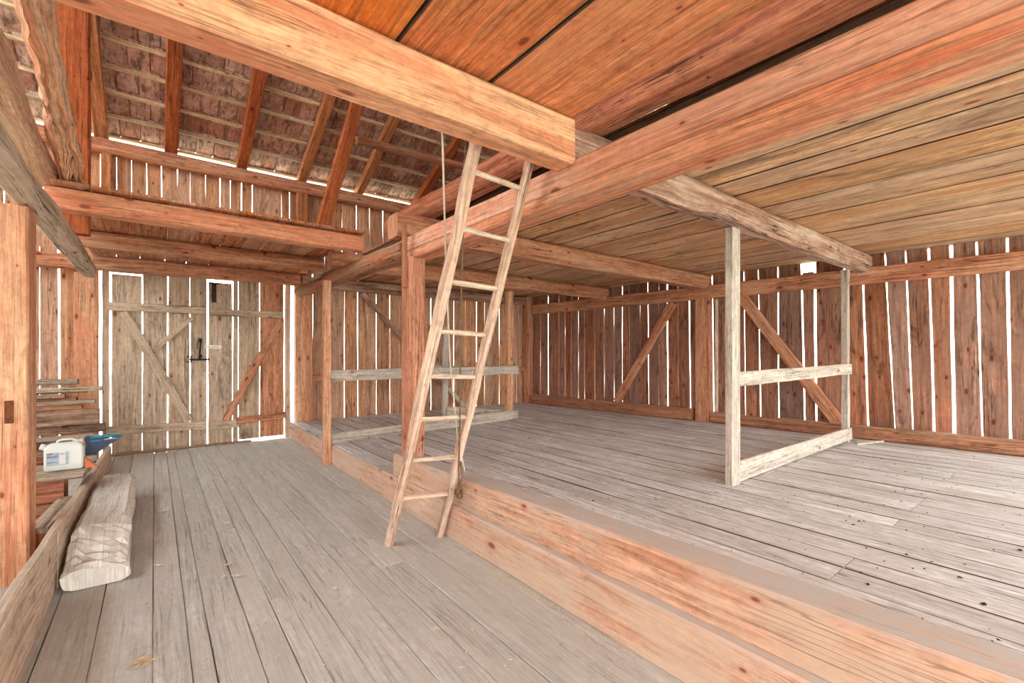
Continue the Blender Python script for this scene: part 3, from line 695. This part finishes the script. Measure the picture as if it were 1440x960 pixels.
mb.tube(pts, .0085, 6); mb.tube([(1.855, 3.02, .50), (1.862, 3.0, .56), (1.855, 3.02, .68)], .007, 6); mb.build('knot', 'cord', rp)

# ------------------------------------------------------------------ left bay: kerb, log, stack, canister
mb = MB(); mb.beam((-.515, .6, .25), (-.515, 4.1, .19), .045, .52, .045, .38, jit=.006, ch=.008, n=20)
single('kerb_board', mb, 'kerb', 'dusty upright kerb board at lower left edging the aisle, near length', 'board')
mb = MB(); mb.beam((-.512, 4.103, .19), (-.485, 8.15, .135), .05, .38, .045, .27, jit=.01, ch=.008, n=20)
single('kerb_board', mb, 'kerb', 'upright kerb board behind the hewn beam block, far length toward the doors', 'board')
# hewn beam block on the aisle floor
mb = MB()
mb.beam((-.30, 3.97, .135), (-.305, 6.22, .135), .32, .27, .29, .27, n=60, jit=.02, ch=.04, freq=1.6, rough=.010, sub=3)
o = mb
# chopped, sloping near end
for i, v in enumerate(o.v):
    xn = (v.x + .46) / .32
    ye = 4.34 + .32 * xn + .06 * noise.noise(V((v.x * 12, 0, 3)))
    f = min(1, max(0, (v.y - 3.96) / (ye - 3.96)))
    v.z = .012 + (v.z - .012) * (.42 + .58 * f ** .9)
    if f < 1: v.z += .035 * noise.noise(V((v.x * 9 + v.y * 14, v.y * 16 - v.x * 22, 2))) * min(1, v.z * 12)
single('hewn_beam_block', mb, 'greybeam', 'weathered grey hewn beam block with a split near end lying on the aisle floor', 'wood block')

SB = [ # right end x, y, z, thickness, width, tilt, length, material, label
 (-.80, 8.30, 1.140, .075, .22, .004, 1.5, 'stackg', 'dark grey board topmost on the board stack'),
 (-.56, 8.18, 1.045, .060, .12, .012, 1.8, 'stackg', 'pale long batten second from the top of the board stack'),
 (-.90, 8.10, .972, .045, .16, .006, 1.4, 'stackw', 'short light brown board third from the top of the board stack'),
 (-.62, 8.16, .880, .055, .20, -.012, 1.7, 'stackg', 'slanting grey board above the broad knotty board in the stack'),
 (-.57, 8.05, .695, .200, .05, -.006, 1.8, 'stackw', 'broad knotty light brown board standing on edge in the stack'),
 (-.52, 8.12, .535, .095, .11, .01, 1.6, 'stackw', 'reddish-brown round-edged timber under the broad knotty board'),
 (-.62, 7.98, .455, .050, .16, -.004, 1.6, 'stackg', 'pale split board just above the canister in the stack'),
 (-.68, 8.08, .390, .055, .22, .002, 1.7, 'stackw', 'dark brown board behind the blue plastic tool in the stack'),
 (-.60, 8.10, .288, .098, .30, .0, 1.8, 'stackw', 'thick brown plank low in the stack behind the canister'),
 (-.62, 8.12, .115, .230, .30, .0, 1.8, 'sill', 'heavy brown beam at the very bottom of the board stack'),
]
SB += [(-.74, 8.12, .824, .046, .20, .0, 1.5, 'sill', 'dark brown filler board added to close the bright gap under the slanting grey board'),
 (-.80, 8.16, .929, .030, .20, .0, 1.5, 'sill', 'thin dark filler board added just above the slanting grey board to block light'),
 (-.70, 8.24, 1.008, .022, .10, .0, 1.5, 'sill', 'thin dark filler board added behind the short light brown board to block light')]  # fillers added so no daylight shows between the stacked boards
for (xe, y, z, th, wd, tl, ln, mt, lb) in SB:
    mb = MB(); mb.beam((xe - ln, y, z - tl * ln * .25), (xe, y, z), wd, th, n=16, jit=.008, ch=.008, freq=2, rough=.002)
    single('stacked_board', mb, mt, lb, 'board', 'boards stacked in the left bay')

mb = MB(); mb.box((-1.9, 5.55, 0), (-.62, 5.83, .20), jit=.015, ch=.02); 
single('low_beam', mb, 'sill', 'dark lower timber under the red beam in the left bay', 'beam')
mb = MB(); mb.box((-1.9, 5.56, .203), (-.63, 5.84, .405), jit=.012, ch=.02)
single('low_beam', mb, 'postred', 'rough red beam carrying the plank beneath the white canister', 'beam')
mb = MB(); mb.beam((-1.9, 5.86, .432), (-.485, 5.80, .432), .60, .045, jit=.010, ch=.01, n=16)
single('shelf_plank', mb, 'stackg', 'dusty split grey plank on which the white canister stands', 'plank')
mb = MB(); mb.beam((-.66, 4.62, .245), (-.60, 5.52, .245), .12, .04, n=8, jit=.006, ch=.006)
single('loose_plank', mb, 'stackg', 'short grey plank lying behind the kerb beside the massive post', 'plank')
mb = MB(); mb.box((-.70, 4.64, 0), (-.57, 5.50, .222), jit=.01, ch=.015)
single('low_beam', mb, 'sill', 'short dark block under the loose grey plank behind the kerb', 'beam')

# canister
CZ = .460
cn = thing('canister', (-.70, 5.80, CZ), 'white plastic canister with a pale blue label on the grey plank', 'canister')
mb = MB()
def rrect(x0, x1, y0, y1, z, r, n=5):
    pts = []
    for cx, cy, a0 in ((x1 - r, y1 - r, 0), (x0 + r, y1 - r, 90), (x0 + r, y0 + r, 180), (x1 - r, y0 + r, 270)):
        for i in range(n + 1):
            a = math.radians(a0 + 90 * i / n); pts.append((cx + r * math.cos(a), cy + r * math.sin(a), z))
    return pts
rows = [(0, .012), (.012, 0), (.06, 0), (.175, 0), (.205, .004), (.228, .022), (.238, .05)]
x0, x1, y0, y1 = -.775, -.515, 5.70, 5.86
vs = []; m = 24
for z, ins in rows: vs += rrect(x0 + ins, x1 - ins, y0 + ins * .8, y1 - ins * .8, CZ + z, .022)
fs = [tuple(range(m - 1, -1, -1)), tuple(range((len(rows) - 1) * m, len(rows) * m))]
for i in range(len(rows) - 1):
    for k in range(m): fs.append((i * m + k, i * m + (k + 1) % m, (i + 1) * m + (k + 1) % m, (i + 1) * m + k))
mb.add(vs, fs, None, True); mb.build('body', 'canister', cn)
mb = MB(); mb.tube([(-.70, 5.78, CZ + .230), (-.69, 5.78, CZ + .258), (-.66, 5.78, CZ + .266), (-.60, 5.78, CZ + .264), (-.57, 5.78, CZ + .252), (-.56, 5.78, CZ + .226)], .010, 10); mb.build('handle', 'canister', cn)
mb = MB(); mb.tube([(-.75, 5.78, CZ + .195), (-.785, 5.78, CZ + .212), (-.805, 5.78, CZ + .22)], .026, 16); mb.build('screw_cap', 'canister', cn)
mb = MB(); mb.box((-.755, 5.694, CZ + .055), (-.615, 5.6995, CZ + .165), n=2, jit=0, ch=.0008); lb_ = mb.build('paper_label', 'label', cn)
mb = MB(); mb.box((-.672, 5.691, CZ + .06), (-.632, 5.6938, CZ + .165), n=2, jit=0, ch=.0005); mb.build('label_panel', 'labelwhite', lb_)
for (xa, xb, za, th_) in [(-.75, -.712, .153, .008), (-.75, -.685, .132, .004), (-.75, -.69, .122, .004), (-.75, -.685, .078, .004), (-.666, -.640, .148, .006)]:
    mb = MB(); mb.box((xa, 5.6895, CZ + za), (xb, 5.6915, CZ + za + th_), n=2, jit=0, ch=.0004); mb.build('label_print', 'ink', lb_)
# white bottle lying behind, blue tool, orange wedge
bt = thing('plastic_bottle', (-.56, 6.0, .457), 'cream plastic bottle neck lying between the canister and the blue tool', 'bottle')
mb = MB(); mb.tube([(-.72, 6.04, .60), (-.70, 6.04, .605), (-.62, 6.02, .625), (-.605, 6.015, .63)], .045, 16, .040); mb.build('body', 'cap', bt)
mb = MB(); mb.tube([(-.605, 6.015, .632), (-.60, 6.013, .633), (-.545, 6.0, .645), (-.54, 6.0, .645)], .050, 18, .048); mb.build('screw_cap', 'cap', bt)
mb = MB(); mb.box((-.71, 5.99, .457), (-.62, 6.07, .562), n=3, jit=.006, ch=.01)
single('wood_offcut', mb, 'stackw', 'small wood block under the cream plastic bottle', 'offcut')
tl = thing('garden_tool', (-.46, 6.1, .46), 'dark blue plastic hand tool with teal trim lying behind the kerb', 'tool')
mb = MB(); mb.extrude([(-.56, 6.05, .52), (-.44, 6.05, .535), (-.36, 6.05, .60), (-.30, 6.05, .635), (-.31, 6.05, .655), (-.40, 6.05, .65), (-.44, 6.05, .70), (-.53, 6.05, .705), (-.555, 6.05, .66), (-.52, 6.05, .61)], (0, .09, 0)); mb.build('housing', 'blue', tl)
mb = MB(); mb.tube([(-.50, 6.06, .68), (-.42, 6.06, .69), (-.34, 6.07, .685), (-.27, 6.08, .675)], .016, 10); mb.build('handle', 'teal', tl)
mb = MB(); mb.box((-.495, 6.04, .645), (-.42, 6.052, .658), n=2, jit=0, ch=.003); mb.build('trim_strip', 'teal', tl)
mb = MB(); mb.box((-.60, 6.03, .457), (-.45, 6.15, .517), n=3, jit=.005, ch=.006)
single('wood_offcut', mb, 'stackg', 'small grey wood offcut beneath the dark blue tool', 'offcut')
mb = MB(); mb.extrude([(-.508, 5.72, .457), (-.42, 5.72, .457), (-.455, 5.72, .485), (-.498, 5.72, .54), (-.508, 5.72, .56)], (0, .06, 0))
single('plastic_wedge', mb, 'orangeplastic', 'small orange plastic wedge right of the white canister', 'wedge')

# ------------------------------------------------------------------ litter
def leaf_mesh(sz, seed):
    random.seed(seed); mb = MB(); n = 6
    L, W = sz, sz * random.uniform(.35, .55); top, bot = [], []
    vs = []
    for i in range(n + 1):
        f = i / n; w = W * math.sin(math.pi * min(.98, max(.03, f))) ** .8 * .5
        z = .004 + .35 * sz * (f - .5) ** 2 + random.uniform(0, .004)
        vs += [((f - .5) * L, -w, z + .25 * w), ((f - .5) * L, 0, z), ((f - .5) * L, w, z + .3 * w)]
    N = len(vs); vs2 = [(x, y, z + .0012) for x, y, z in vs]; fs = []
    for i in range(n):
        for q in (0, 1):
            a = i * 3 + q; fs += [(a, a + 3, a + 4, a + 1), (a + N, a + 1 + N, a + 4 + N, a + 3 + N)]
        a = i * 3; fs += [(a, a + N, a + 3 + N, a + 3), (a + 2, a + 5, a + 5 + N, a + 2 + N)]
    fs += [(0, 1, 1 + N, N), (1, 2, 2 + N, 1 + N), (n * 3, n * 3 + N, n * 3 + 1 + N, n * 3 + 1), (n * 3 + 1, n * 3 + 1 + N, n * 3 + 2 + N, n * 3 + 2)]
    mb.add([V(v) for v in vs + vs2], fs); return mb
leaves = [(.064, 5.457, .10), (.502, 4.701, .09), (.408, 3.783, .07), (.433, 3.555, .07), (.08, 5.45, .07), (1.53, 6.304, .05), (.897, 2.981, .05), (.246, 5.86, .07), (.024, 4.07, .08), (.36, 3.60, .05), (-.05, 2.86, .06), (1.2, 2.2, .045), (.9, 6.9, .06)]
protos = [leaf_mesh(s, i + 3).build('dry_leaf', 'leaf', loc=(0, 0, 0)) for i, s in enumerate((.10, .075, .055))]
for i, (x, y, s) in enumerate(leaves):
    pr = protos[0 if s > .085 else (1 if s > .06 else 2)]
    o = pr if not pr.get('used') else pr.copy()
    if not pr.get('used'): pr['used'] = 1
    else: COL.objects.link(o)
    o.location = (x, y, .006); o.rotation_euler = (0, 0, i * 1.9)
    tag(o, 'small dry curled leaf lying on the dusty aisle floor', 'leaf', 'dry leaves scattered on the aisle floor')
for o in protos:
    if 'used' in o: del o['used']
for o in COL.objects:
    if 'used' in o: del o['used']
random.seed(21)
mb = MB()
for i in range(12):
    a = random.uniform(-.5, .9); c = V((-.05 + random.uniform(-.035, .035), 2.84 + random.uniform(-.03, .03), .006 + .0015 * i)); d = V((math.cos(a), math.sin(a), random.uniform(-.05, .05))) * random.uniform(.02, .05)
    mb.tube([c - d, c, c + d + V((0, 0, .004))], .0016, 5)
tag(mb.build('straw_tuft', 'straw'), 'tangled little tuft of dry straw on the aisle floor near the camera', 'straw', kind='stuff')

def clump(sz, seed):
    import bmesh
    random.seed(seed); bm = bmesh.new(); bmesh.ops.create_icosphere(bm, subdivisions=2, radius=sz)
    mb = MB(); vs = []
    for v in bm.verts:
        p = v.co * (1 + .45 * noise.noise(v.co * 3 / sz + V((seed, 0, 0)))); vs.append(V((p.x * 1.5, p.y * .8, p.z * .35 + sz * .28)))
    fs = [tuple(v.index for v in f.verts) for f in bm.faces]; bm.free(); mb.add(vs, fs); return mb
bits = [(3.21, .338, 2), (3.493, .461, 1), (3.965, 1.077, 1), (4.367, 1.291, 1), (6.737, 1.552, 2), (4.273, .291, 2), (4.283, 5.075, 2), (5.499, 4.493, 1), (5.627, 4.393, 1), (3.128, 1.308, 0), (3.472, .605, 0),
        (4.025, 1.137, 0), (4.082, 1.074, 1), (4.111, 1.051, 0), (3.745, .826, 0), (3.632, .715, 1), (3.624, .599, 0), (4.6, 4.4, 1), (3.3, 3.1, 0), (2.9, 2.6, 1), (5.9, 3.0, 0), (4.9, 1.0, 1), (3.0, .75, 1)]
cp = [clump(s, i + 1).build('dirt_clump', 'dirt', loc=(0, 0, 0)) for i, s in enumerate((.006, .009, .012))]
seen = set()
for i, (x, y, s) in enumerate(bits):
    o = cp[s] if s not in seen else cp[s].copy()
    if s in seen: COL.objects.link(o)
    seen.add(s)
    o.location = (x, y, PZ + .001); o.rotation_euler = (0, 0, i * 1.3)
    tag(o, 'small dark clump of dirt on the pale platform floor', 'dirt clump', 'dirt clumps on the platform floor')
# uncountable crumbs
def crumbs(n, fn, mat, label, sz):
    mb = MB()
    for i in range(n):
        x, y, z = fn(); r = random.uniform(.3, 1) * sz; a = random.uniform(0, 6.3); e = random.uniform(1, 2.6)
        ca, sa = math.cos(a), math.sin(a)
        q = [(r * e, 0, .1 * r), (0, r, 0), (-r * e, 0, .2 * r), (0, -r, 0), (0, 0, r)]
        mb.add([(x + p[0] * ca - p[1] * sa, y + p[0] * sa + p[1] * ca, z + p[2]) for p in q], [(0, 1, 4), (1, 2, 4), (2, 3, 4), (3, 0, 4), (3, 2, 1, 0)])
    return tag(mb.build('floor_litter', mat), label, 'litter', kind='stuff')
random.seed(5)
crumbs(1100, lambda: (random.uniform(-.1, 1.85), abs(random.gauss(0, 3)) + .6 if random.random() < .8 else random.uniform(.6, 8.5), .001), 'dirtlight', 'fine pale sawdust and crumbs scattered over the aisle floor', .006)
crumbs(900, lambda: (random.uniform(2.2, 7.8), random.uniform(-.5, 7), PZ + .001), 'dirt', 'fine dark crumbs scattered over the platform floor', .006)
crumbs(500, lambda: (1.885 - abs(random.gauss(0, .05)), random.uniform(.4, 6.3), .001), 'straw', 'line of chaff gathered along the foot of the step beam', .006)

# ------------------------------------------------------------------ world, camera
w = bpy.data.worlds.new('overcast_sky'); scene.world = w; w.use_nodes = True
nt = w.node_tree; bg = nt.nodes['Background']
tc = nt.nodes.new('ShaderNodeTexCoord'); sp = nt.nodes.new('ShaderNodeSeparateXYZ'); rp_ = nt.nodes.new('ShaderNodeValToRGB')
nt.links.new(tc.outputs['Generated'], sp.inputs[0]); nt.links.new(sp.outputs[2], rp_.inputs[0]); nt.links.new(rp_.outputs[0], bg.inputs[0])
rp_.color_ramp.elements[0].color = (1.0, 1.0, .92, 1); rp_.color_ramp.elements[1].color = (.88, .94, .96, 1)
bg.inputs[1].default_value = 6.2

cam = bpy.data.cameras.new('camera'); co = bpy.data.objects.new('camera', cam); COL.objects.link(co)
cam.sensor_width = 36; cam.lens = 36 * 642 / 1440
cam.shift_y = 18 / 1440.0      # horizon lies 18 px below the image centre
co.location = (0, 0, 1.5)
co.rotation_euler = (math.pi / 2, 0, -math.atan(502 / 642))
cam.clip_start = .02; cam.clip_end = 300
scene.camera = co
for o in list(COL.objects):
    if '_o' in o: del o['_o']
vs_ = scene.view_settings
vs_.view_transform = 'Standard'; vs_.look = 'None'; vs_.gamma = 1; vs_.use_curve_mapping = False
vs_.exposure = 0.66
scene.cycles.use_denoising = True
scene.cycles.max_bounces = 10; scene.cycles.diffuse_bounces = 8
scene.cycles.use_fast_gi = False
